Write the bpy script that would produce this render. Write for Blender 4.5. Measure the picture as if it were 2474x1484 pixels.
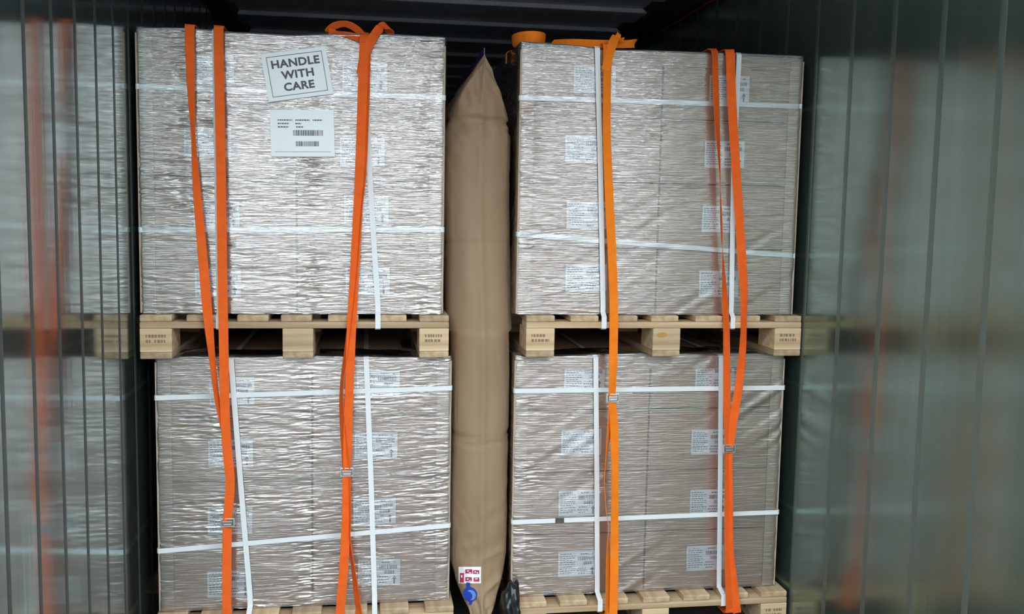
import bpy, bmesh, math, random
import numpy as np
from mathutils import Vector, Matrix
from mathutils.bvhtree import BVHTree

for o in list(bpy.data.objects): bpy.data.objects.remove(o)
scene = bpy.context.scene
col = scene.collection
random.seed(7)

# ------------------------------------------------------------------ camera
F = 2308.0
CAM = Vector((.723, -3.203, 1.511))
def cam_axes(yaw, pit, rol):
    yaw, pit, rol = map(math.radians, (yaw, pit, rol))
    fwd = Vector((math.sin(yaw)*math.cos(pit), math.cos(yaw)*math.cos(pit), math.sin(pit)))
    right = Vector((math.cos(yaw), -math.sin(yaw), 0)); up = right.cross(fwd)
    c, s = math.cos(rol), math.sin(rol)
    return c*right+s*up, -s*right+c*up, fwd
RIGHT, UP, FWD = cam_axes(8.72, -5.61, 1.03)
cd = bpy.data.cameras.new('camera'); cam = bpy.data.objects.new('camera', cd); col.objects.link(cam)
cd.sensor_width = 36; cd.lens = 36*F/2474; cd.clip_start = .05; cd.clip_end = 200
m = Matrix((RIGHT, UP, -FWD)).transposed().to_4x4(); m.translation = CAM
cam.matrix_world = m
scene.camera = cam
def ray(u, v):
    return RIGHT*((u-1237)/F) + UP*((742-v)/F) + FWD
def at(u, v, Y):            # the point of the plane at depth Y that the photograph shows at a pixel
    d = ray(u, v); return CAM + d*((Y-CAM.y)/d.y)

# ------------------------------------------------------------------ world, exposure
w = bpy.data.worlds.new('overcast_sky'); scene.world = w; w.use_nodes = True
bg = w.node_tree.nodes['Background']; bg.inputs[0].default_value = (.86, .95, 1.0, 1); bg.inputs[1].default_value = 1.0
vs = scene.view_settings
vs.view_transform = 'Standard'; vs.look = 'None'; vs.gamma = 1; vs.use_curve_mapping = False
vs.exposure = 2.35

# ------------------------------------------------------------------ materials
def mat(name, color, rough=.6, metal=0, spec=.5):
    M = bpy.data.materials.new(name); M.use_nodes = True
    b = M.node_tree.nodes['Principled BSDF']
    b.inputs['Base Color'].default_value = (*color, 1); b.inputs['Roughness'].default_value = rough
    b.inputs['Metallic'].default_value = metal; b.inputs['Specular IOR Level'].default_value = spec
    return M
def noisy(name, c1, c2, scale=(5, 5, 5), rough=.7, metal=0, bump=.0, detail=4, spec=.4, bscale=None, contrast=(.3, .7), dist=.01):
    M = mat(name, c1, rough, metal, spec); nt = M.node_tree; N = nt.nodes; L = nt.links; b = N['Principled BSDF']
    tc = N.new('ShaderNodeTexCoord'); mp = N.new('ShaderNodeMapping'); mp.inputs['Scale'].default_value = scale
    L.new(tc.outputs['Object'], mp.inputs[0])
    n = N.new('ShaderNodeTexNoise'); n.inputs['Scale'].default_value = 1; n.inputs['Detail'].default_value = detail
    L.new(mp.outputs[0], n.inputs['Vector'])
    r = N.new('ShaderNodeValToRGB'); r.color_ramp.elements[0].position = contrast[0]; r.color_ramp.elements[1].position = contrast[1]
    r.color_ramp.elements[0].color = (*c1, 1); r.color_ramp.elements[1].color = (*c2, 1)
    L.new(n.outputs[0], r.inputs[0]); L.new(r.outputs[0], b.inputs['Base Color'])
    if bump:
        mp2 = N.new('ShaderNodeMapping'); mp2.inputs['Scale'].default_value = bscale or scale; L.new(tc.outputs['Object'], mp2.inputs[0])
        n2 = N.new('ShaderNodeTexNoise'); n2.inputs['Scale'].default_value = 1; n2.inputs['Detail'].default_value = 3
        L.new(mp2.outputs[0], n2.inputs['Vector'])
        bp = N.new('ShaderNodeBump'); bp.inputs['Strength'].default_value = bump; bp.inputs['Distance'].default_value = dist
        L.new(n2.outputs[0], bp.inputs['Height']); L.new(bp.outputs[0], b.inputs['Normal'])
    return M
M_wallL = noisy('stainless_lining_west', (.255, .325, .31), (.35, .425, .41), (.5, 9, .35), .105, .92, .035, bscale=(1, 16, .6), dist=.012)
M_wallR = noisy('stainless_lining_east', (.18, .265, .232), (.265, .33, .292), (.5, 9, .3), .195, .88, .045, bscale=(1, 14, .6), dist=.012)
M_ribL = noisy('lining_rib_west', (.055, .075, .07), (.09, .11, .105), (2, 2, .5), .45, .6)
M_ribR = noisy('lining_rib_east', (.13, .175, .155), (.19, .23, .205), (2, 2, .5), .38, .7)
M_ceil = noisy('ceiling_sheet', (.80, .82, .90), (.88, .90, .96), (2, 2, 2), .35, .0)
M_cove = noisy('cove_steel', (.06, .065, .07), (.1, .1, .11), (3, 3, 3), .5, .2)
M_end = noisy('bulkhead_sheet', (.2, .21, .23), (.28, .29, .3), (2, 2, 2), .5, .2)
M_floor = noisy('floor_aluminium', (.08, .08, .08), (.16, .16, .15), (3, 12, 3), .55, .4)
M_ground = noisy('dock_concrete', (.16, .155, .15), (.24, .235, .22), (1.5, 1.5, 1.5), .85, 0, .2, bscale=(20, 20, 20))
M_red = mat('red_cable', (.35, .04, .05), .5)
M_card = noisy('cardboard', (.385, .268, .192), (.45, .325, .24), (3, 3, 9), .75, 0, .05, bscale=(40, 40, 140), dist=.002)
M_edge = noisy('corner_board_card', (.43, .325, .245), (.50, .39, .30), (4, 4, 1), .6)
M_cap = noisy('cap_card', (.385, .27, .20), (.44, .325, .245), (3, 3, 3), .75)
M_tape = mat('packing_tape', (.42, .31, .2), .25)
M_paper = mat('label_paper', (.74, .78, .80), .5)
M_paper2 = mat('sheet_paper', (.90, .95, .95), .45)
M_ink = mat('label_ink', (.10, .10, .11), .6)
M_strap = mat('white_strapping', (.78, .82, .83), .35)
M_seal = noisy('steel_seal', (.10, .11, .10), (.2, .2, .19), (60, 60, 60), .4, .8)
M_orange = noisy('orange_webbing', (.78, .115, .016), (.86, .14, .022), (30, 30, 30), .8, 0, .25, spec=.12, bscale=(500, 500, 700), dist=.001)
M_orange2 = noisy('amber_webbing', (.88, .20, .012), (.94, .24, .018), (30, 30, 30), .8, 0, .25, spec=.12, bscale=(500, 500, 700), dist=.001)
M_steel = mat('buckle_steel', (.62, .62, .62), .28, .95)
M_kraft = noisy('kraft_paper', (.30, .195, .115), (.36, .24, .148), (7, 7, 2.5), .62, 0, .22, bscale=(16, 16, 9), dist=.02)
M_purple = mat('purple_bladder_film', (.03, .022, .12), .3)
M_blue = mat('blue_valve_plastic', (.02, .06, .42), .3)
M_bluel = mat('pale_blue_plastic', (.16, .32, .62), .35)
M_crim = mat('crimson_print', (.45, .03, .10), .5)
M_blackp = mat('black_plastic_film', (.012, .013, .014), .22)
M_stamp = mat('wood_stamp_ink', (.24, .17, .11), .8)

def wood(name, axis, tint=1.0):
    s = {'x': (1.6, 30, 42), 'y': (30, 1.6, 42), 'z': (22, 22, 3)}[axis]
    M = noisy(name, tuple(c*tint for c in (.46, .30, .165)), tuple(c*tint for c in (.70, .52, .335)), s, .72, 0, .15, detail=6, bscale=tuple(3*v for v in s), dist=.002, contrast=(.32, .68))
    nt = M.node_tree; N = nt.nodes; b = N['Principled BSDF']; src = b.inputs['Base Color'].links[0].from_socket
    oi = N.new('ShaderNodeObjectInfo'); mr = N.new('ShaderNodeMapRange'); mr.inputs['To Min'].default_value = .74; mr.inputs['To Max'].default_value = 1.08
    nt.links.new(oi.outputs['Random'], mr.inputs['Value'])
    hs = N.new('ShaderNodeHueSaturation'); nt.links.new(mr.outputs[0], hs.inputs['Value']); nt.links.new(src, hs.inputs['Color']); nt.links.new(hs.outputs[0], b.inputs['Base Color'])
    return M
W_y = wood('pine_board', 'y', .92); W_x = wood('pine_stringer', 'x', 1.06); W_b = wood('pine_block', 'x', 1.12); W_r = wood('pine_runner', 'y', .86)
W_k = mat('pine_knot', (.50, .25, .06), .6)

def film_mat(name, haze, gloss, bscale, bstr):
    M = bpy.data.materials.new(name); M.use_nodes = True; nt = M.node_tree; N = nt.nodes; L = nt.links
    N.remove(N['Principled BSDF']); out = N['Material Output']
    tr = N.new('ShaderNodeBsdfTransparent'); tr.inputs[0].default_value = (.97, .97, .98, 1)
    df = N.new('ShaderNodeBsdfDiffuse'); df.inputs[0].default_value = (.80, .82, .85, 1)
    gl = N.new('ShaderNodeBsdfGlossy'); gl.inputs['Roughness'].default_value = .05; gl.inputs[0].default_value = (1, 1, 1, 1)
    tc = N.new('ShaderNodeTexCoord'); mp = N.new('ShaderNodeMapping'); mp.inputs['Scale'].default_value = bscale
    mp.inputs['Rotation'].default_value = (0, .05, 0)
    n = N.new('ShaderNodeTexNoise'); n.inputs['Scale'].default_value = 1; n.inputs['Detail'].default_value = 3; n.inputs['Distortion'].default_value = .4
    L.new(tc.outputs['Object'], mp.inputs[0]); L.new(mp.outputs[0], n.inputs['Vector'])
    bp = N.new('ShaderNodeBump'); bp.inputs['Strength'].default_value = bstr; bp.inputs['Distance'].default_value = .004
    L.new(n.outputs[0], bp.inputs['Height']); L.new(bp.outputs[0], gl.inputs['Normal'])
    fr = N.new('ShaderNodeFresnel'); fr.inputs['IOR'].default_value = 1.5; L.new(bp.outputs[0], fr.inputs['Normal'])
    mu = N.new('ShaderNodeMath'); mu.operation = 'MULTIPLY_ADD'; mu.inputs[1].default_value = 1.6; mu.inputs[2].default_value = gloss
    mu.use_clamp = True; L.new(fr.outputs[0], mu.inputs[0])
    m1 = N.new('ShaderNodeMixShader'); m1.inputs[0].default_value = haze
    L.new(tr.outputs[0], m1.inputs[1]); L.new(df.outputs[0], m1.inputs[2])
    m2 = N.new('ShaderNodeMixShader'); L.new(mu.outputs[0], m2.inputs[0]); L.new(m1.outputs[0], m2.inputs[1]); L.new(gl.outputs[0], m2.inputs[2])
    L.new(m2.outputs[0], out.inputs[0])
    return M
M_filmA = film_mat('stretch_film_wrinkled', .045, .21, (11, 11, 230), .5)
M_filmB = film_mat('stretch_film_tight', .05, .16, (8, 8, 240), .55)

# ------------------------------------------------------------------ mesh helpers
class MB:
    def __init__(s): s.v = []; s.f = []
    def box(s, x0, x1, y0, y1, z0, z1):
        n = len(s.v)
        s.v += [(x, y, z) for z in (z0, z1) for y in (y0, y1) for x in (x0, x1)]
        s.f += [tuple(n+i for i in q) for q in ((0, 2, 3, 1), (4, 5, 7, 6), (0, 1, 5, 4), (2, 6, 7, 3), (0, 4, 6, 2), (1, 3, 7, 5))]
        return s
    def prism(s, poly, y0, y1):        # polygon in x,z extruded along y
        n = len(s.v); k = len(poly)
        s.v += [(x, y0, z) for x, z in poly] + [(x, y1, z) for x, z in poly]
        s.f += [tuple(range(n, n+k)), tuple(range(n+2*k-1, n+k-1, -1))]
        s.f += [(n+(i+1) % k, n+i, n+k+i, n+k+(i+1) % k) for i in range(k)]
        return s
    def mesh(s, name, M, bevel=0, smooth=False):
        me = bpy.data.meshes.new(name); me.from_pydata([tuple(p) for p in s.v], [], s.f)
        bm = bmesh.new(); bm.from_mesh(me)
        bmesh.ops.recalc_face_normals(bm, faces=bm.faces)
        if bevel: bmesh.ops.bevel(bm, geom=list(bm.edges), offset=bevel, segments=2, affect='EDGES', profile=.5)
        bm.to_mesh(me); bm.free()
        if smooth:
            for p in me.polygons: p.use_smooth = True
        me.materials.append(M)
        return me
def link(name, me, parent=None, loc=(0, 0, 0), rot=None):
    o = bpy.data.objects.new(name, me); col.objects.link(o); o.location = loc
    if rot: o.rotation_euler = rot
    if parent: o.parent = parent
    return o
def tag(o, label=None, cat=None, group=None, kind=None):
    if label: o['label'] = label
    if cat: o['category'] = cat
    if group: o['group'] = group
    if kind: o['kind'] = kind
    return o
def empty(name, loc, label, cat, group=None):
    o = bpy.data.objects.new(name, None); col.objects.link(o); o.location = loc; o.empty_display_size = .1
    return tag(o, label, cat, group)
def bx(name, M, x0, x1, y0, y1, z0, z1, parent=None, bevel=0):
    c = ((x0+x1)/2, (y0+y1)/2, (z0+z1)/2)
    p = parent.location if parent else Vector()
    me = MB().box(x0-c[0], x1-c[0], y0-c[1], y1-c[1], z0-c[2], z1-c[2]).mesh(name, M, bevel)
    return link(name, me, parent, (c[0]-p[0], c[1]-p[1], c[2]-p[2]))

# ------------------------------------------------------------------ the container
XL, XR, ZC, YD, YE = -.018, 2.269, 2.55, -1.60, 5.6
def struct(name, M, *a):
    o = bx(name, M, *a); o['kind'] = 'structure'; return o
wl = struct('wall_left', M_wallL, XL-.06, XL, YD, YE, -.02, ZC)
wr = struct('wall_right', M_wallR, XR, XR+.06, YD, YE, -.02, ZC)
fl = struct('floor', M_floor, XL-.06, XR+.06, YD, YE+.06, -.08, -.002)
ce = struct('ceiling', M_ceil, XL-.06, XR+.06, YD, YE+.06, ZC, ZC+.06)
be = struct('wall_back', M_end, XL, XR, YE, YE+.06, -.002, ZC)
gr = struct('ground', M_ground, -30, 30, -60, YD-.01, -.25, -.03)
# unseen shed blocks added behind the camera; their sky gap shapes the film glints
M_blocker = noisy('glint_blocker_dark', (.07, .08, .09), (.10, .11, .12), (6, 6, .3), .8)
for n, xa, xb in ((1, -1.2, 28), (2, -28, -3.3)):
    b = struct('glint_blocker_%d' % n, M_blocker, xa, xb, -26, -17, -.03, 4.2)
    r_ = bx('blocker_rim', M_cove, xa-.1, xb+.1, -26.1, -16.9, 4.2, 4.4); loc = r_.location.copy(); r_.parent = b; r_.location = loc-b.location
    for k in range(4):
        xc = (xa+2.5+k*5.2) if n == 1 else (xb-2.5-k*5.2)
        d_ = bx('blocker_panel', M_cove, xc-1.6, xc+1.6, -17.06, -16.99, -.03, 3.4); loc = d_.location.copy(); d_.parent = b; d_.location = loc-b.location
def rib_mesh(M, sgn, wd=.034, hp=.007, h=ZC):
    prof = [(-wd/2, 0), (-wd*.3, hp*.8), (0, hp), (wd*.3, hp*.8), (wd/2, 0)]
    b = MB(); k = len(prof)
    b.v = [(sgn*(d-.001), y, z) for z in (-h/2, h/2) for y, d in prof]
    b.f = [(i, i+1, k+i+1, k+i) for i in range(k-1)] + [tuple(range(k)), tuple(range(2*k-1, k-1, -1)), (0, k, 2*k-1, k-1)]
    return b.mesh('rib', M, smooth=False)
def child_at(o, parent, loc):
    o.parent = parent; o.location = Vector(loc)-parent.location
rmL = rib_mesh(M_ribL, 1, .03, .0026); rmR = rib_mesh(M_ribR, -1, .034, .0024)
y = -.935-.19*3
while y < 4.5:
    o = link('rib', rmL); child_at(o, wl, (XL, y, ZC/2)); y += .19
y = -1.005-.25*2
while y < 5.2:
    o = link('rib', rmR); child_at(o, wr, (XR, y, ZC/2)); y += .25
# ceiling pans across the roof and the cove profiles along both sides
y = .55; k = 0
while y < 5.4:
    o = bx('roof_rib', M_ceil, XL+.02, XR-.02, y, y+.26, ZC-.022, ZC+.001, None, .006); loc = o.location.copy(); child_at(o, ce, loc); y += .52
for x0, x1, z0, n in ((XL-.001, XL+.075, ZC-.075, 1), (XR-.17, XR+.001, ZC-.062, 2)):
    s = 1 if n == 1 else -1; e = x0 if n == 1 else x1; wd = x1-x0; hz = ZC-z0
    poly = [(e, ZC), (e, z0), (e+s*wd*.25, z0+.004), (e+s*wd*.8, z0+hz*.5), (e+s*wd, ZC)]
    me = MB().prism(poly, YD, YE).mesh('trim', M_cove); tag(link('trim_%d' % n, me), kind='structure')
bmx = MB()
for i in range(14):
    bmx.box(XR-.016, XR-.004, .2+i*.35, .56+i*.35, 2.475, 2.484)
tag(link('cable', bmx.mesh('cable', M_red, .002)), 'thin dark red cable along the top of the right wall', 'cable')

# ------------------------------------------------------------------ pallets
def marks(w_, h_, rows, seed, M, dens=.92):
    R = random.Random(seed); b = MB()
    for r in range(rows):
        z = h_/2 - (r+.5)*h_/rows; x = -w_/2
        while x < w_/2-.002:
            l = R.uniform(.003, .010)
            if R.random() < dens: b.box(x, min(x+l, w_/2), -.0004, 0, z-h_/rows*.28, z+h_/rows*.28)
            x += l+R.uniform(.002, .005)
    return b.mesh('stamp', M)
def jitter_board(lx, ly, lz, M, seed):
    R = random.Random(seed)
    me = MB().box(-lx/2, lx/2, -ly/2, ly/2, -lz/2, lz/2).mesh('board', M, min(.004, lz*.18))
    return me
deck_me = [jitter_board(.1, 1.2, .022, W_y, i) for i in range(1)]
def pallet(x0, z0, label, stamps=True):
    P = empty('pallet', (x0+.5, .6, z0), label, 'pallet', 'wooden pallets under the loads')
    R = random.Random(int(x0*100)+int(z0*10))
    strg = jitter_board(1.0, .1, .022, W_x, 1); run = jitter_board(.1, 1.2, .022, W_r, 1)
    blk = MB().box(-.05, .05, -.0725, .0725, -.039, .039).mesh('block', W_b, .003)
    for i in range(3): link('runner', run, P, (-.45+.45*i, 0, .011))
    for i in range(3):
        for j, yy in enumerate((-.5275, 0, .5275)):
            b = link('block', blk, P, (-.45+.45*i, yy, .061))
            if j == 0 and i != 1 and stamps:
                link('stamp', marks(.062, .034, 2, R.random(), M_stamp), b, (0, -.0728, .006))
            if j == 0 and i == 1 and x0 > 1 and z0 > .5:
                kb = MB(); kb.prism([(.019*math.cos(t*math.pi/7), .009*math.sin(t*math.pi/7)) for t in range(14)], -.0005, .0005)
                link('knot', kb.mesh('knot', W_k), b, (-.018, -.0727, .016))
    for yy in (-.55, 0, .55): link('stringer', strg, P, (0, yy, .111))
    for i in range(7): link('deck_board', deck_me[0], P, (-.45+.15*i + (R.uniform(-.008, .008) if 0 < i < 6 else 0), R.uniform(0, .004), .133))
    return P
ZU = 1.019
pallet(.028, 0, 'pine pallet at the bottom edge, under the lower left load')
pallet(1.259, 0, 'pine pallet at the bottom edge, under the lower right load')
pallet(.0, ZU, 'pine pallet with pale stamped blocks carrying the upper left load')
pallet(1.265, ZU, 'pine pallet with an amber knot on its middle block, carrying the upper right load')

# ------------------------------------------------------------------ cartons, caps, corner boards, wrap
LW, LH = .146, .094
def label_print(seed):
    R = random.Random(seed); b = MB(); y0, y1 = -.0004, 0
    for r in range(10):
        z = LH/2-.010-r*.0078; x = -LW/2+.006
        e = -LW/2+.062 if r % 3 else -LW/2+.05
        while x < e:
            l = R.uniform(.004, .012); b.box(x, min(x+l, e), y0, y1, z-.0012, z+.0012); x += l+.0025
    def bars(xa, xb, za, zb):
        x = xa
        while x < xb:
            l = R.choice((.0012, .0018, .003)); b.box(x, x+l, y0, y1, za, zb); x += l+R.choice((.0012, .002))
    bars(.000, .062, .012, .026); bars(.018, .050, -.006, .006)
    for xa, xb, z in ((.008, .038, .036), (.05, .058, .036), (.0, .03, -.016), (-.004, .034, -.026), (.0, .026, -.036)):
        x = xa
        while x < xb: l = R.uniform(.004, .009); b.box(x, min(xb, x+l), y0, y1, z-.0017, z+.0017); x += l+.002
    b.prism([(.050, -.042), (.0555, -.042), (.0555, -.024), (.061, -.024), (.05275, -.0125), (.0445, -.024), (.050, -.024)], y0, y1)
    return b.mesh('print', M_ink)
label_me = MB().box(-LW/2, LW/2, -.0006, .0006, -LH/2, LH/2).mesh('shipping_label', M_paper)
prints = [label_print(i) for i in range(4)]
def carton_mesh(wx, wy, wz):
    b = MB(); g = .0026
    b.box(-wx/2+g, wx/2-g, -wy/2+g, wy/2-g, -wz/2+g, wz/2-.006)
    me = b.mesh('carton', M_card, .004); return me
def flap_mesh(wx, wy): return MB().box(-wx/2+.004, wx/2-.004, -wy/4+.003, wy/4-.001, -.0025, .0025).mesh('flap', M_card, .001)

def lattice(rng, nx, nz): return rng.random((nz+3, nx+3))
def vnoise(rng, P, Z, sx, sz):
    p = P/sx; z = Z/sz; p = p-p.min(); z = z-z.min()
    L = lattice(rng, int(p.max())+2, int(z.max())+2)
    i = p.astype(int); j = z.astype(int); a = p-i; b = z-j; a = a*a*(3-2*a); b = b*b*(3-2*b)
    return (L[j, i]*(1-a)+L[j, i+1]*a)*(1-b)+(L[j+1, i]*(1-a)+L[j+1, i+1]*a)*b-.5

class Load: pass
ROWN = ('bottom', 'third', 'second', 'top')
def build_load(where, x0, xs, x1, yf, z0, zs, z1, depth, labels, env, M, seed, amp):
    L = Load(); L.x0, L.x1, L.yf, L.z0, L.z1 = x0, x1, yf, z0, z1
    cols = (('left', x0+.004, xs), ('right', xs, x1-.004)); half = depth/2
    zz = [z0]+zs+[z1-.006]
    for ci, (cn, xa, xb) in enumerate(cols):
        for r in range(4):
            wz = zz[r+1]-zz[r]; wx = xb-xa
            me = carton_mesh(wx, half, wz); fm = flap_mesh(wx, half)
            for back in (0, 1):
                c = Vector(((xa+xb)/2, yf+half/2+back*half, (zz[r]+zz[r+1])/2))
                o = link('carton', me, None, c)
                for s in (-1, 1): link('flap', fm, o, (0, s*half/4, wz/2-.0035))
                if back:
                    tag(o, 'plain brown carton hidden in the rear half of the %s load' % where, 'carton', 'rear cartons of the %s load' % where)
                else:
                    tag(o, 'brown carton with white label, %s row %s column of the %s load' % (ROWN[r], cn, where), 'carton', 'labelled cartons facing the door')
                    u, v = labels[ci][3-r]; q = at(u, v, yf)
                    lb = link('shipping_label', label_me, o, (q.x-c.x, -half/2-.0004, q.z-c.z), (0, random.uniform(-.015, .015), 0))
                    link('print', prints[(r+ci*2+seed) % 4], lb, (0, -.0007, 0))
    # cardboard cap over the top layer
    b = MB(); t = .003; zt = z1; dr = .046
    b.box(x0-.001, x1+.001, yf-t, yf+depth+t, zt-.005, zt-.001)
    b.box(x0-.001, x1+.001, yf-t, yf-.0003, zt-dr, zt-.005); b.box(x0-.001, x1+.001, yf+depth+.0003, yf+depth+t, zt-dr, zt-.005)
    b.box(x0-.001, x0+.002, yf-.0003, yf+depth+.0003, zt-dr, zt-.005); b.box(x1-.002, x1+.001, yf-.0003, yf+depth+.0003, zt-dr, zt-.005)
    tag(link('cardboard_cap', b.mesh('cardboard_cap', M_cap)), 'shallow cardboard cap closing the top of the %s load' % where, 'lid', 'cardboard caps')
    # corner boards
    for s, xe, sd in ((1, x0, 'left'), (-1, x1, 'right')):
        t = .004; wd = .046
        def leg(ax, ay, bx_, by): return (ax, ay, bx_, by)
        b = MB(); xo = xe-s*t
        poly = [(xo, yf-t-.003), (xe+s*wd, yf-t-.003), (xe+s*wd, yf-.003), (xe, yf-.003), (xe, yf+wd), (xo, yf+wd)]
        n = len(poly); b.v = [(px, py, z) for z in (z0+.004, z1-.012) for px, py in poly]
        b.f = [tuple(range(n)), tuple(range(2*n-1, n-1, -1))]+[(i, (i+1) % n, n+(i+1) % n, n+i) for i in range(n)]
        tag(link('corner_board', b.mesh('corner_board', M_edge)), 'tan cardboard edge strip on the %s front corner of the %s load' % (sd, where), 'edge protector', 'cardboard corner boards')
    # stretch wrap: one skin round the four sides, folded in over the top
    rng = np.random.default_rng(seed)
    off = .0115; xa, xb, ya, yb = x0-off+.003, x1+off-.003, yf-off, yf+depth+off
    NF, NS, NB, NZ = 260, 70, 20, 540
    pts = []
    for i in range(NF): pts.append((xa+(xb-xa)*i/NF, ya, 0, -1))
    for i in range(NS): pts.append((xb, ya+(yb-ya)*i/NS, 1, 0))
    for i in range(NB): pts.append((xb-(xb-xa)*i/NB, yb, 0, 1))
    for i in range(NS): pts.append((xa, yb-(yb-ya)*i/NS, -1, 0))
    A = np.array(pts); n = len(A)
    # rounded corners: blend the normals
    nx = A[:, 2].copy(); ny = A[:, 3].copy()
    d = np.minimum.reduce([np.hypot(A[:, 0]-cx, A[:, 1]-cy) for cx in (xa, xb) for cy in (ya, yb)])
    cdx = np.where(A[:, 0] > (xa+xb)/2, 1, -1)*.7071; cdy = np.where(A[:, 1] > (ya+yb)/2, 1, -1)*.7071
    rnd = np.clip(1-d/.034, 0, 1)**2*.0085
    seg = np.hypot(np.diff(np.r_[A[:, 0], A[0, 0]]), np.diff(np.r_[A[:, 1], A[0, 1]])); S = np.r_[0, np.cumsum(seg)[:-1]]
    zr = np.linspace(z0+.002, z1+.001, NZ)
    Sg, Zg = np.meshgrid(S, zr)
    Zs = Zg+.05*Sg
    Zt = Zg-.10*Sg
    e = np.full(n, env[0])
    for c_, s_, a_ in env[1]: e = e+a_*np.exp(-((A[:, 0]-c_)/s_)**2)
    E = e[None, :]*np.clip(1+2.4*vnoise(rng, Sg, Zg, .17, .09)+1.2*vnoise(rng, Sg, Zg, .07, .04), .12, 2.4)
    D = 1.2*(.35-2*np.abs(vnoise(rng, Sg, Zs, .12, .016))) + 1.0*(.35-2*np.abs(vnoise(rng, Sg, Zt, .07, .009))) + .7*(.35-2*np.abs(vnoise(rng, Sg, Zs, .035, .0055)))
    D = D*np.maximum(E, .05)*amp+1.2*amp*vnoise(rng, Sg, Zg, .25, .06)
    if M is M_filmB:        # pleats running down to the left across the tight film
        dg = vnoise(rng, Sg*.55-Zg*.83, Sg*.83+Zg*.55, .022, .30)*np.clip(.4+2.2*vnoise(rng, Sg, Zg, .22, .22), 0, 1)
        D = D+.0042*(dg if z0 < 1 else .55*dg)
    D = .0055*np.tanh(D/.0055); D = np.maximum(D, -.0026)
    bulge = (.020 if z0 > 1 else .010)*(vnoise(rng, Sg[:1], Zg[:1]*0+z1, .16, 1.)+.35)[0]
    V = []
    X = A[None, :, 0]+nx[None, :]*D-cdx*rnd; Y = A[None, :, 1]+ny[None, :]*D-cdy*rnd
    Zout = Zg+np.clip((Zg-(z1-.08))/.08, 0, 1)**2*bulge[None, :]
    rows = [np.stack([X, Y, Zout], -1)]
    cx, cy = (xa+xb)/2, (ya+yb)/2
    last = rows[0][-1]
    for k, (ins, up) in enumerate(((.004, .004), (.012, .006), (.03, .0065), (.06, .006), (.11, .005), (.17, .004))):
        q = last.copy()
        q[:, 0] = np.clip(q[:, 0], xa+ins, xb-ins); q[:, 1] = np.clip(q[:, 1], ya+ins, yb-ins)
        q[:, 2] += up*.8+.006*vnoise(rng, S[None], S[None]*0+k, .06, 1.)[0]*(k > 1)
        rows.append(q[None])
    G = np.concatenate(rows, 0); nr = G.shape[0]
    vv = G.reshape(-1, 3)
    ii = np.arange(nr-1)[:, None]*n; jj = np.arange(n)[None]; j2 = (np.arange(n)+1)[None] % n
    Fq = np.stack([ii+jj, ii+j2, ii+n+j2, ii+n+jj], -1).reshape(-1, 4)
    me = bpy.data.meshes.new('stretch_wrap'); me.vertices.add(len(vv)); me.vertices.foreach_set('co', vv.ravel())
    me.loops.add(len(Fq)*4); me.loops.foreach_set('vertex_index', Fq.ravel().astype(np.int32))
    me.polygons.add(len(Fq)); me.polygons.foreach_set('loop_start', np.arange(0, len(Fq)*4, 4, dtype=np.int32))
    me.polygons.foreach_set('use_smooth', np.ones(len(Fq), bool)); me.update(calc_edges=True); me.validate()
    me.materials.append(M)
    tag(link('stretch_wrap', me), 'clear stretch film wound round the %s load' % where, 'plastic wrap', 'clear film round the loads')
    L.yfilm = ya
    return L
def ctr(*rs): return [((a+b)/2, (c+d)/2) for a, b, c, d in rs]
YU, YL = .036, .064
UL = build_load('upper left', .002, .495, .977, YU, 1.163, [1.388, 1.610, 1.832], 2.070, 1.13,
    (ctr((455, 562, 130, 205), (443, 560, 305, 382), (468, 578, 487, 552), (470, 584, 648, 720)), ctr((825, 938, 145, 222), (820, 931, 330, 404), (830, 940, 472, 540), (835, 942, 645, 717))),
    (.55, ((.12, .05, .7), (.26, .10, .4), (.545, .035, .9), (.935, .045, 1.2))), M_filmA, 1, .0013)
UR = build_load('upper right', 1.236, 1.733, 2.237, YU, 1.163, [1.396, 1.622, 1.845], 2.070, 1.13,
    (ctr((1384, 1490, 156, 228), (1364, 1468, 325, 396), (1368, 1470, 486, 554), (1365, 1467, 638, 705)), ctr((1711, 1813, 179, 253), (1699, 1802, 339, 408), (1693, 1795, 496, 564), (1686, 1787, 653, 719))),
    (.32, ((1.27, .05, 1.2), (1.42, .12, .5))), M_filmB, 2, .0011)
LL = build_load('lower left', .037, .542, 1.012, YL, .144, [.364, .590, .806], 1.012, 1.08,
    (ctr((503, 618, 912, 979), (501, 614, 1062, 1129), (501, 611, 1225, 1292), (501, 608, 1379, 1444)), ctr((861, 967, 895, 962), (856, 961, 1042, 1112), (853, 957, 1200, 1272), (865, 967, 1347, 1419))),
    (.5, ((.3, .12, .5), (.53, .04, .8), (.95, .05, .6))), M_filmA, 3, .0015)
LR = build_load('lower right', 1.240, 1.731, 2.230, YL, .144, [.364, .592, .818], 1.012, 1.08,
    (ctr((1362, 1463, 881, 940), (1355, 1454, 1036, 1101), (1349, 1447, 1182, 1248), (1348, 1445, 1329, 1395)), ctr((1677, 1777, 880, 937), (1667, 1766, 1036, 1100), (1664, 1762, 1183, 1243), (1658, 1751, 1316, 1380))),
    (.25, ((1.275, .06, 1.3),)), M_filmB, 4, .0012)

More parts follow.
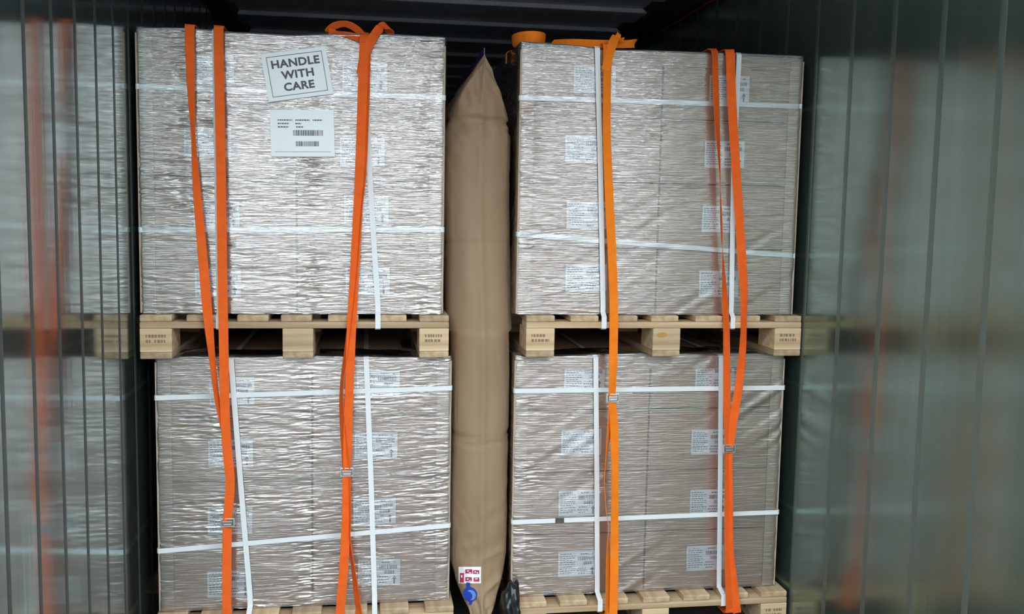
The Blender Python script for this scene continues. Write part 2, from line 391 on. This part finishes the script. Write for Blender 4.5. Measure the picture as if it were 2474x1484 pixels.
# ------------------------------------------------------------------ ribbons
def smooth_path(P, n=10):
    out = []
    for i in range(len(P)-1):
        p0 = P[max(i-1, 0)]; p1 = P[i]; p2 = P[i+1]; p3 = P[min(i+2, len(P)-1)]
        for k in range(n):
            t = k/n
            out.append(.5*((2*p1)+(-p0+p2)*t+(2*p0-5*p1+4*p2-p3)*t*t+(-p0+3*p1-3*p2+p3)*t**3))
    out.append(P[-1]); return out
def ribbon_mesh(name, pts, M, width, thick, n=8, smooth=True):
    P = [Vector(p[0]) for p in pts]; Wv = [Vector(p[1]).normalized() for p in pts]
    if smooth: Q = smooth_path(P, n); U = smooth_path(Wv, n)
    else: Q = P; U = Wv
    b = MB()
    for i, (q, u) in enumerate(zip(Q, U)):
        t = (Q[min(i+1, len(Q)-1)]-Q[max(i-1, 0)]).normalized()
        u = (u-t*u.dot(t)).normalized(); nn = t.cross(u)
        for a, c in ((-1, -1), (1, -1), (1, 1), (-1, 1)):
            b.v.append(tuple(q+u*(a*width/2)+nn*(c*thick/2)))
    k = len(Q)
    for i in range(k-1):
        for a in range(4):
            b.f.append((4*i+a, 4*i+(a+1) % 4, 4*i+4+(a+1) % 4, 4*i+4+a))
    b.f += [(0, 1, 2, 3), (4*k-1, 4*k-2, 4*k-3, 4*k-4)]
    return b.mesh(name, M)
X1 = Vector((1, 0, 0)); Z1 = Vector((0, 0, 1)); Y1 = Vector((0, 1, 0))
# white strapping, round the load (horizontal) and over it (vertical)
def hstrap(L, pa, pb, off, label, seal=None):
    a = at(*pa, L.yf-off); b = at(*pb, L.yf-off); yf = L.yf-off
    xa, xb = L.x0-min(off, .0065)+.001, L.x1+min(off, .0065)-.001; yb = L.yf+1.08+off
    sl = (b.z-a.z)/(b.x-a.x); za = a.z+sl*(xa-a.x); zb = a.z+sl*(xb-a.x)
    r = .004
    p = [((xa+r, yf, za), Z1), ((xb-r, yf, zb), Z1), ((xb, yf+r, zb), Z1), ((xb, yb, zb), Z1), ((xb-r, yb+r, zb), Z1), ((xa+r, yb+r, za), Z1), ((xa, yb, za), Z1), ((xa, yf+r, za), Z1), ((xa+r, yf, za), Z1)]
    me = ribbon_mesh('white_strap', p, M_strap, .0165, .0009, smooth=False)
    o = tag(link('white_strap', me), label, 'strap', 'white strapping bands')
    if seal:
        q = at(*seal, yf); s = MB().box(-.016, .016, -.0018, -.0006, -.0095, .0095).box(-.010, -.007, -.003, -.0018, -.0095, .0095).box(.007, .010, -.003, -.0018, -.0095, .0095)
        link('seal', s.mesh('seal', M_seal, .0003), o, (q.x, yf, za+sl*(q.x-xa)), (0, -math.atan(sl), 0))
    return o
hstrap(UL, (322, 208), (1073, 236), .0085, 'upper white band wound sideways round the upper left load')
hstrap(UL, (335, 555), (1073, 555), .0085, 'lower white band wound sideways round the upper left load')
hstrap(UR, (1258, 236), (1935, 257), .0085, 'level white band wound sideways round the upper right load')
hstrap(UR, (1250, 566), (1905, 617), .0085, 'sloping lower white band wound sideways round the upper right load')
hstrap(LL, (373, 962), (1090, 938), .0165, 'upper white band wound sideways round the lower left load')
hstrap(LL, (385, 1332), (1088, 1270), .0165, 'sloping lower white band wound sideways round the lower left load')
hstrap(LR, (1243, 945), (1892, 937), .0165, 'upper white band wound sideways round the lower right load')
hstrap(LR, (1245, 1262), (1876, 1238), .0165, 'white band with a dark metal seal round the lower right load', (1352, 1261))
def vstrap(L, px, label, zdeck):
    yf = L.yf-.0185; P = []
    q = [at(u, v, yf) for u, v in px]
    zt = L.z1+.010 if L.z0 > 1 else L.z1+.0045
    top = q[0].x
    P.append(((top, L.yf+1.08, zt), X1)); P.append(((top, yf+.05, zt), X1)); P.append(((top, yf+.010, zt-.001), X1)); P.append(((top, yf, zt-.008), X1))
    for c in q[1:]: P.append(((c.x, yf, c.z), X1))
    lo = q[-1].x
    P.append(((lo, yf, zdeck+.012), X1)); P.append(((lo, -.003, zdeck-.004), X1)); P.append(((lo, -.003, zdeck-.043), X1)); P.append(((lo, .003, zdeck-.047), X1)); P.append(((lo, .25, zdeck-.048), X1))
    tag(link('white_strap', ribbon_mesh('white_strap', P, M_strap, .0175, .0009, smooth=False)), label, 'strap', 'white strapping bands')
vstrap(UL, [(519, 72), (524, 400), (530, 740)], 'white band running down behind the left orange straps, upper left load', 1.163)
vstrap(UL, [(878, 95), (893, 420), (913, 740)], 'white band running down beside the right orange strap, upper left load', 1.163)
vstrap(UR, [(1443, 115), (1451, 420), (1457, 740)], 'white band running down beside the amber strap, upper right load', 1.163)
vstrap(UR, [(1786, 130), (1772, 420), (1767, 740)], 'white band running down behind the right orange straps, upper right load', 1.163)
vstrap(LL, [(558, 850), (580, 1150), (604, 1440)], 'slanting white band running down the left of the lower left load', .144)
vstrap(LL, [(885, 848), (896, 1150), (905, 1440)], 'white band running down the right of the lower left load', .144)
vstrap(LR, [(1440, 842), (1442, 1150), (1443, 1420)], 'white band running down beside the amber strap, lower right load', .144)
vstrap(LR, [(1743, 845), (1740, 1150), (1737, 1420)], 'white band running down the right of the lower right load', .144)

# orange webbing straps
WW = .030
def strand(parent, px, M, over=None, tail=False, sgn=1, name='webbing'):
    P = []
    for (u, v, wp, Y) in px:
        c = at(u, v, Y); full = (at(u+10, v, Y)-c).length/10
        ratio = min(1, wp*full/WW); a = math.acos(ratio)*sgn
        P.append((c, Vector((math.cos(a), math.sin(a), 0))))
    if over:
        zt, c = over, P[0][0]
        P = [(Vector((c.x, 1.0, zt)), X1), (Vector((c.x, .5, zt+.001)), X1), (Vector((c.x, .075, zt+.001)), X1), (Vector((c.x, .035, zt)), X1)]+P
    if tail:
        c = P[-1][0]; P += [(Vector((c.x, -.012, .090)), X1), (Vector((c.x, .01, .072)), X1), (Vector((c.x, .2, .074)), X1)]
    me = ribbon_mesh(name, P, M, WW, .0018)
    o = link(name, me, parent, -parent.location)
    return o
def loop(parent, px, M, name='loop'):
    P = [(at(u, v, Y), Vector(wv)) for (u, v, Y, wv) in px]
    return link(name, ribbon_mesh(name, P, M, WW, .0018), parent, -parent.location)
def buckle(parent, u, v, Y):
    c = at(u, v, Y)
    b = MB()
    for s in (-1, 1): b.box(s*.020-.0018, s*.020+.0018, -.008, .006, -.015, .015)
    b.box(-.020, .020, -.004, .000, -.015, -.011); b.box(-.020, .020, -.004, .000, .011, .015)
    b.box(-.017, .017, .001, .004, -.010, .010)
    o = link('buckle', b.mesh('buckle', M_steel, .0007), parent, c-parent.location)
    l = MB().box(-.0165, .0165, -.009, -.006, -.009, .008).box(-.012, .012, -.011, -.009, -.006, -.002)
    link('lever', l.mesh('lever', M_steel, .0008), o, (0, 0, 0), (.12, 0, 0))
    return o
ZT = 2.087
S1 = empty('lashing_strap', (.3, -.02, 0), 'orange strap pair hanging down the left part of the left-hand stack', 'strap', 'orange lashing straps')
strand(S1, [(458, 66, 22, .008), (459, 130, 20, -.004), (462, 230, 13, -.010), (467, 330, 6, -.012), (474, 440, 14, -.012), (488, 600, 20, -.012), (500, 740, 22, -.014), (511, 850, 13, -.014), (524, 960, 8, -.014), (540, 1030, 12, -.012)], M_orange, ZT)
strand(S1, [(528, 76, 22, .006), (530, 200, 22, -.006), (534, 420, 23, -.010), (538, 700, 23, -.016), (541, 860, 22, -.018), (543, 980, 22, -.019), (548, 1080, 20, -.020), (556, 1160, 25, -.020), (552, 1230, 21, -.020), (549, 1265, 20, -.020)], M_orange, ZT)
strand(S1, [(549, 1262, 21, -.019), (548, 1350, 21, -.018), (548, 1440, 21, -.016), (548, 1478, 21, -.014)], M_orange, None, True)
buckle(S1, 550, 1263, -.021)
S2 = empty('lashing_strap', (.75, -.02, 0), 'orange strap with two loops on top, right part of the left-hand stack', 'strap', 'orange lashing straps')
strand(S2, [(880, 98, 24, .006), (877, 180, 24, -.006), (872, 330, 24, -.010), (866, 480, 24, -.012), (857, 650, 24, -.016), (849, 800, 23, -.018), (844, 940, 20, -.019), (840, 1060, 21, -.020), (838, 1140, 19, -.020)], M_orange, ZT)
strand(S2, [(886, 130, 18, .004), (884, 250, 16, -.004), (878, 400, 16, -.007), (868, 520, 12, -.008), (856, 680, 10, -.009), (838, 840, 10, -.010), (826, 930, 8, -.012), (826, 1000, 12, -.014), (833, 1090, 16, -.017), (837, 1135, 18, -.018)], M_orange, None, False, -1)
strand(S2, [(838, 1142, 21, -.019), (837, 1230, 21, -.019), (833, 1330, 22, -.018), (826, 1430, 22, -.016), (822, 1478, 22, -.014)], M_orange, None, True)
strand(S2, [(838, 1145, 18, -.016), (842, 1240, 12, -.014), (844, 1300, 6, -.014), (853, 1370, 9, -.014), (862, 1440, 14, -.014), (867, 1480, 15, -.013)], M_orange, None, True, -1)
buckle(S2, 838, 1141, -.021)
loop(S2, [(884, 104, .012, (.7, .3, -.5)), (866, 92, .02, (.3, .6, .75)), (838, 84, .03, (0, .7, .7)), (806, 80, .05, (-.3, .75, .5)), (796, 72, .08, (-.7, .6, .3)), (812, 61, .10, (-.3, .55, .75)), (836, 58, .10, (.2, .6, .75)), (858, 68, .08, (.4, .6, .6)), (876, 84, .05, (.4, .7, .45)), (892, 92, .03, (.4, .8, .3))], M_orange)
loop(S2, [(872, 180, -.004, (.96, 0, .28)), (882, 130, .0, (.92, 0, .35)), (897, 98, .006, (.85, .1, .5)), (912, 75, .02, (.75, .3, .5)), (927, 62, .035, (.3, .6, .7)), (940, 66, .05, (-.4, .75, .5)), (943, 76, .065, (-.7, .6, .1)), (936, 84, .08, (-.6, .7, -.2))], M_orange)
S3 = empty('lashing_strap', (1.6, -.02, 0), 'amber strap with a coil on top, left part of the right-hand stack', 'strap', 'orange lashing straps')
strand(S3, [(1468, 118, 22, .006), (1467, 200, 20, -.006), (1466, 320, 20, -.010), (1472, 480, 21, -.012), (1479, 620, 22, -.015), (1483, 740, 22, -.018), (1482, 850, 21, -.019), (1480, 920, 19, -.020), (1479, 962, 18, -.020)], M_orange2, 2.089)
strand(S3, [(1479, 960, 18, -.020), (1484, 1040, 20, -.021), (1486, 1130, 19, -.020), (1485, 1250, 19, -.019), (1484, 1370, 20, -.018), (1482, 1470, 20, -.015)], M_orange2, None, True)
strand(S3, [(1478, 966, 16, -.016), (1474, 1020, 14, -.014), (1466, 1100, 9, -.013), (1461, 1160, 6, -.013), (1464, 1230, 4, -.013), (1470, 1275, 5, -.013), (1469, 1350, 12, -.013), (1468, 1470, 14, -.012)], M_orange2, None, True)
buckle(S3, 1480, 962, -.021)
# the coil of spare webbing on the front corner, the run along the top and the knot
cc = at(1277, 100, .14)
P = []
for k in range(25):
    a = -2.4+k*2*math.pi*1.6/24
    P.append((Vector((cc.x+.056*math.cos(a), cc.y+.085*math.sin(a), 2.100+.0006*k)), Vector((.1*math.cos(a), .1*math.sin(a), 1))))
link('coil', ribbon_mesh('coil', P, M_orange2, WW, .0018, 4), S3, -S3.location)
loop(S3, [(1335, 101, .10, (0, .8, .5)), (1390, 103, .06, (0, .5, .8)), (1440, 106, .05, (0, .3, .95)), (1490, 107, .06, (0, .3, .95)), (1528, 106, .07, (0, .35, .9)), (1534, 104, .11, (.6, .3, .7))], M_orange2)
loop(S3, [(1464, 170, -.006, (1, 0, .1)), (1470, 140, -.003, (.95, 0, .3)), (1478, 112, .004, (.9, .1, .4)), (1486, 93, .02, (.9, .3, .3)), (1493, 88, .035, (.6, .7, .2)), (1500, 96, .05, (.5, .6, -.4))], M_orange2)
t0 = at(1236, 118, .26); xs_ = UR.x0-.016
P = [(Vector((1.262, .26, 2.088)), Y1), (Vector((1.243, .26, 2.092)), Y1), (Vector((xs_-.002, .26, 2.082)), Y1), (Vector((xs_-.003, .262, 2.062)), Y1), (Vector((xs_-.003, .264, 2.045)), Y1)]
link('tail', ribbon_mesh('tail', P, M_orange2, WW, .0018), S3, -S3.location)
S4 = empty('lashing_strap', (2.0, -.02, 0), 'orange strap pair hanging down the right part of the right-hand stack', 'strap', 'orange lashing straps')
strand(S4, [(1727, 132, 17, .006), (1729, 200, 18, -.004), (1733, 300, 16, -.008), (1739, 420, 9, -.010), (1743, 540, 3, -.011), (1746, 620, 9, -.012), (1751, 720, 17, -.015), (1755, 800, 18, -.017), (1756, 930, 19, -.018), (1757, 1030, 18, -.018), (1760, 1085, 17, -.018)], M_orange, ZT)
strand(S4, [(1764, 130, 18, .006), (1767, 220, 18, -.005), (1774, 340, 18, -.009), (1783, 480, 19, -.012), (1791, 600, 18, -.014), (1797, 700, 12, -.016), (1797, 780, 6, -.017), (1793, 860, 10, -.018), (1783, 950, 15, -.020), (1771, 1020, 17, -.021), (1762, 1082, 16, -.021)], M_orange, ZT, False, -1)
strand(S4, [(1760, 1083, 17, -.019), (1758, 1180, 17, -.019), (1758, 1300, 18, -.018), (1760, 1400, 18, -.016), (1762, 1475, 18, -.014)], M_orange, None, True)
strand(S4, [(1760, 1090, 15, -.016), (1762, 1200, 12, -.015), (1763, 1320, 13, -.015), (1771, 1400, 17, -.015), (1780, 1475, 18, -.013)], M_orange, None, True, -1)
buckle(S4, 1761, 1084, -.022)

# ------------------------------------------------------------------ sheets on the upper left load
def text_mesh(txt, size, M, offset=.0):
    c = bpy.data.curves.new('lettering', 'FONT'); c.body = txt; c.size = size; c.align_x = 'CENTER'; c.align_y = 'CENTER'; c.extrude = .0003; c.offset = offset; c.resolution_u = 3; c.space_character = 1.06
    o = bpy.data.objects.new('tmp', c); col.objects.link(o)
    dg = bpy.context.evaluated_depsgraph_get(); me = bpy.data.meshes.new_from_object(o.evaluated_get(dg))
    bpy.data.objects.remove(o)
    me.materials.clear(); me.materials.append(M); me.name = 'lettering'
    return me
def sheet(u, v, wd, hg, rot, name, label, cat):
    c = at(u, v, UL.yf-.0175)
    me = MB().box(-wd/2, wd/2, -.0005, .0005, -hg/2, hg/2).mesh(name, M_paper2)
    return tag(link(name, me, None, c, (0, -rot, 0)), label, cat)
sg = sheet(718, 179, .208, .153, math.radians(9.5), 'warning_sheet', 'tilted white sheet reading HANDLE WITH CARE on the upper left load', 'sign')
b = MB(); a, h, t = .089, .064, .0018
b.box(-a, a, -.0004, 0, h-t, h).box(-a, a, -.0004, 0, -h, -h+t).box(-a, -a+t, -.0004, 0, -h, h).box(a-t, a, -.0004, 0, -h, h)
link('border', b.mesh('border', M_ink), sg, (0, -.0006, 0))
for txt, z, xo in (('HANDLE', .037, .0), ('WITH', .0, .003), ('CARE', -.038, .0)):
    o = link('lettering', text_mesh(txt, .0375, M_ink, .0013), sg, (xo, -.0007, z), (math.pi/2, 0, 0))
    o.scale = (1.02, .92, 1)
sh = sheet(731, 322, .204, .151, math.radians(1.5), 'shipping_sheet', 'white shipping sheet with barcodes below the HANDLE WITH CARE sign', 'label')
R = random.Random(3); b = MB()
for r, (segs) in enumerate((((-.078, -.032), (-.022, .024), (.034, .064)), ((-.078, -.042), (-.022, -.004)), ((-.078, -.044), (-.020, .002)))):
    for xa, xb in segs:
        x = xa
        while x < xb: l = R.uniform(.003, .008); b.box(x, min(xb, x+l), -.0004, 0, .042-r*.011-.002, .042-r*.011+.002); x += l+.0016
for xa, xb, za, zb in ((-.03, .064, -.008, .010), (-.022, .05, -.042, -.026)):
    x = xa
    while x < xb: l = R.choice((.0014, .002, .0035)); b.box(x, x+l, -.0004, 0, za, zb); x += l+R.choice((.0014, .0022))
b.box(-.09, .09, -.0004, 0, -.0605, -.0595)
link('print', b.mesh('print', M_ink), sh, (0, -.0006, 0))

# ------------------------------------------------------------------ dunnage bag
rng = np.random.default_rng(11)
ZB0, ZB1, WB, HB, YB0 = .045, 2.025, .98, .1165, -.035
NV, NSX = 300, 200
def bag_center(z): return 1.114+.011*np.clip((1.25-z)/.3, -1, 1)
verts = []
vz = np.linspace(0, 1, NV)
vz = .5-.5*np.cos(np.pi*vz)*1.0
for v in vz:
    z = ZB0+(ZB1-ZB0)*v
    dend = min(z-ZB0, ZB1-z); t = min(1, dend/.27)
    h = HB*math.sin(math.pi/2*t)
    h = max(h, .0022)
    if z < 1.1: h *= .885
    r = h; Lf = WB-(math.pi-2)*r      # depth of the stadium section; the sheet width is constant
    yc = YB0+WB/2; ya = yc-Lf/2; yb_ = yc+Lf/2; straight = Lf-2*r
    per = 2*straight+2*math.pi*r
    cx = float(bag_center(z))
    for k in range(NSX):
        # even share of samples: 70 on the front arc, 30 back arc, 50 each flank
        if k < 80:
            a = math.pi/2+math.pi*k/80; x = cx-r*math.sin(a-math.pi/2+math.pi/2)*0
            ang = math.pi*k/80
            x = cx+r*math.cos(ang); y = ya+r-r*math.sin(ang)*1.0
            # faint crease where the flat tube was folded
            y -= .006*math.exp(-((ang-math.pi/2)/.12)**2)
            nx, ny = math.cos(ang), -math.sin(ang)
        elif k < 125:
            f = (k-80)/45; x = cx-r; y = ya+r+straight*f; nx, ny = -1, 0
        elif k < 155:
            ang = math.pi*(k-125)/30; x = cx-r*math.cos(ang); y = yb_-r+r*math.sin(ang); nx, ny = -math.cos(ang), math.sin(ang)
        else:
            f = (k-155)/45; x = cx+r; y = yb_-r-straight*f; nx, ny = 1, 0
        verts.append((x, y, z, nx, ny, h))
V = np.array(verts).reshape(NV, NSX, 6)
ss = np.linspace(0, 1.9, NSX)[None, :]*np.ones((NV, 1)); zg = V[:, :, 2]
endw = np.exp(-np.minimum(zg-ZB0, ZB1-zg)/.22)
wr_ = .022*endw*(.4-2*np.abs(vnoise(rng, ss*1.0, zg+.12*ss, .25, .055)))+.014*endw*vnoise(rng, ss, zg-.3*ss, .09, .03)+.005*vnoise(rng, ss, zg, .12, .16)
for zc_, wd_, dp in ((1.406, .007, .006), (.735, .008, .009), (.712, .006, .006), (1.82, .012, .012), (1.79, .008, .008)):
    zz_ = zc_+.012*vnoise(rng, ss, zg*0, .16, 1.)
    wr_ -= dp*np.exp(-((zg-zz_)/wd_)**2)*(.55+vnoise(rng, ss, zg*0, .3, 1.))
wr_ *= np.clip(V[:, :, 5]/.03, 0, 1)
flank = (np.abs(V[:, :, 3]) > .85)
wr_ = np.where(flank, np.minimum(wr_, 0), wr_)
V[:, :, 0] += V[:, :, 3]*wr_; V[:, :, 1] += V[:, :, 4]*wr_
b = MB(); b.v = [tuple(p) for p in V[:, :, :3].reshape(-1, 3)]
b.f = [(i*NSX+k, i*NSX+(k+1) % NSX, (i+1)*NSX+(k+1) % NSX, (i+1)*NSX+k) for i in range(NV-1) for k in range(NSX)]
b.f += [tuple(range(NSX)), tuple((NV-1)*NSX+k for k in range(NSX-1, -1, -1))]
bag_me = b.mesh('dunnage_bag', M_kraft, smooth=True)
bag = tag(link('dunnage_bag', bag_me), 'tall inflated brown kraft paper bag wedged between the two stacks', 'air bag')
# purple liner lip along both end seams
for zz_, s in ((ZB1, 1), (ZB0, -1)):
    cx = float(bag_center(zz_)); P = []
    for k in range(12):
        f = k/11; P.append((Vector((cx+.003*math.sin(9*f), YB0+.004+(WB-.01)*f, zz_+s*(.010+.004*math.sin(14*f)))), Z1))
    link('liner_edge', ribbon_mesh('liner_edge', P, M_purple, .026, .003), bag)
bvh = BVHTree.FromPolygons(b.v, [tuple(reversed(f)) for f in b.f])
def on_bag(u, v):
    d = ray(u, v).normalized(); p, n, i, dist = bvh.ray_cast(CAM, d)
    if p is None: return None, None
    if n.dot(d) > 0: n = -n
    return p, n
# the printed sticker, bent to the surface
def patch(u0, u1, v0, v1, lift, M, name, parent, n=8):
    mb = MB(); ok = True
    for j in range(n+1):
        for i in range(n+1):
            p, nn = on_bag(u0+(u1-u0)*i/n, v0+(v1-v0)*j/n)
            if p is None: return None
            mb.v.append(tuple(p-ray((u0+u1)/2, (v0+v1)/2).normalized()*lift))
    mb.f = [(j*(n+1)+i, j*(n+1)+i+1, (j+1)*(n+1)+i+1, (j+1)*(n+1)+i) for j in range(n) for i in range(n)]
    return link(name, mb.mesh(name, M), parent)
st = patch(1108, 1162, 1370, 1410, .003, M_paper2, 'sticker', bag)
if st:
    for q in ((1111, 1121, 1385, 1408), (1124, 1141, 1376, 1386), (1143, 1158, 1378, 1387), (1124, 1140, 1395, 1405), (1144, 1158, 1396, 1406)):
        patch(*q, .0042, M_crim, 'print', st, 3)
    for q in ((1128, 1133, 1379, 1381), (1133, 1138, 1383, 1385), (1146, 1150, 1381, 1384), (1152, 1155, 1383, 1386), (1128, 1132, 1398, 1401), (1134, 1137, 1402, 1404), (1148, 1154, 1398, 1400), (1114, 1117, 1390, 1396)):
        patch(*q, .0050, M_paper2, 'print', st, 2)
p, n = on_bag(1136, 1436)
if p is not None:
    rotq = n.to_track_quat('Z', 'Y')
    va = bpy.data.objects.new('valve', None)
    def disc(r, z0, z1, seg=28, cx=0, cy=0, hole=0):
        mb = MB(); nvs = seg
        mb.v = [(cx+r*math.cos(2*math.pi*i/seg), cy+r*math.sin(2*math.pi*i/seg), z) for z in (z0, z1) for i in range(seg)]
        mb.f = [tuple(range(seg)), tuple(range(seg, 2*seg))]+[(i, (i+1) % seg, seg+(i+1) % seg, seg+i) for i in range(seg)]
        return mb
    me = disc(.026, -.004, .005).mesh('valve', M_blue, .0012)
    vo = link('valve', me, bag, p); vo.rotation_mode = 'QUATERNION'; vo.rotation_quaternion = rotq
    link('valve_ring', disc(.019, .0, .0075).mesh('valve_ring', M_bluel, .001), vo, (.004, 0, 0))
    link('valve_cap', disc(.017, 0, .011).mesh('valve_cap', M_blue, .0015), vo, (-.006, -.002, 0))
    tb = MB().box(-.007, .007, .018, .044, .001, .004)
    link('valve_tab', tb.mesh('valve_tab', M_blue, .001), vo, (-.006, 0, 0))
    tb = MB().box(-.006, .006, -.040, -.016, .001, .004)
    link('valve_tab', tb.mesh('valve_tab', M_blue, .001), vo, (.002, 0, 0))

# ------------------------------------------------------------------ crumpled black plastic beside the foot of the bag
bm = bmesh.new(); bmesh.ops.create_icosphere(bm, subdivisions=4, radius=1)
R = random.Random(5)
import mathutils.noise as mn
for vtx in bm.verts:
    c = vtx.co.copy(); k = 1+.30*mn.noise(c*1.7)+.22*abs(mn.noise(c*3.1+Vector((3, 1, 2))))
    vtx.co = Vector((c.x*.036*k, c.y*.055*k, c.z*.105*k))
me = bpy.data.meshes.new('plastic_scrap'); bm.to_mesh(me); bm.free(); me.materials.append(M_blackp)
for p_ in me.polygons: p_.use_smooth = True
q = at(1240, 1462, .03)
tag(link('plastic_scrap', me, None, (1.229, .00, .115)), 'crumpled black plastic beside the foot of the paper bag', 'plastic')
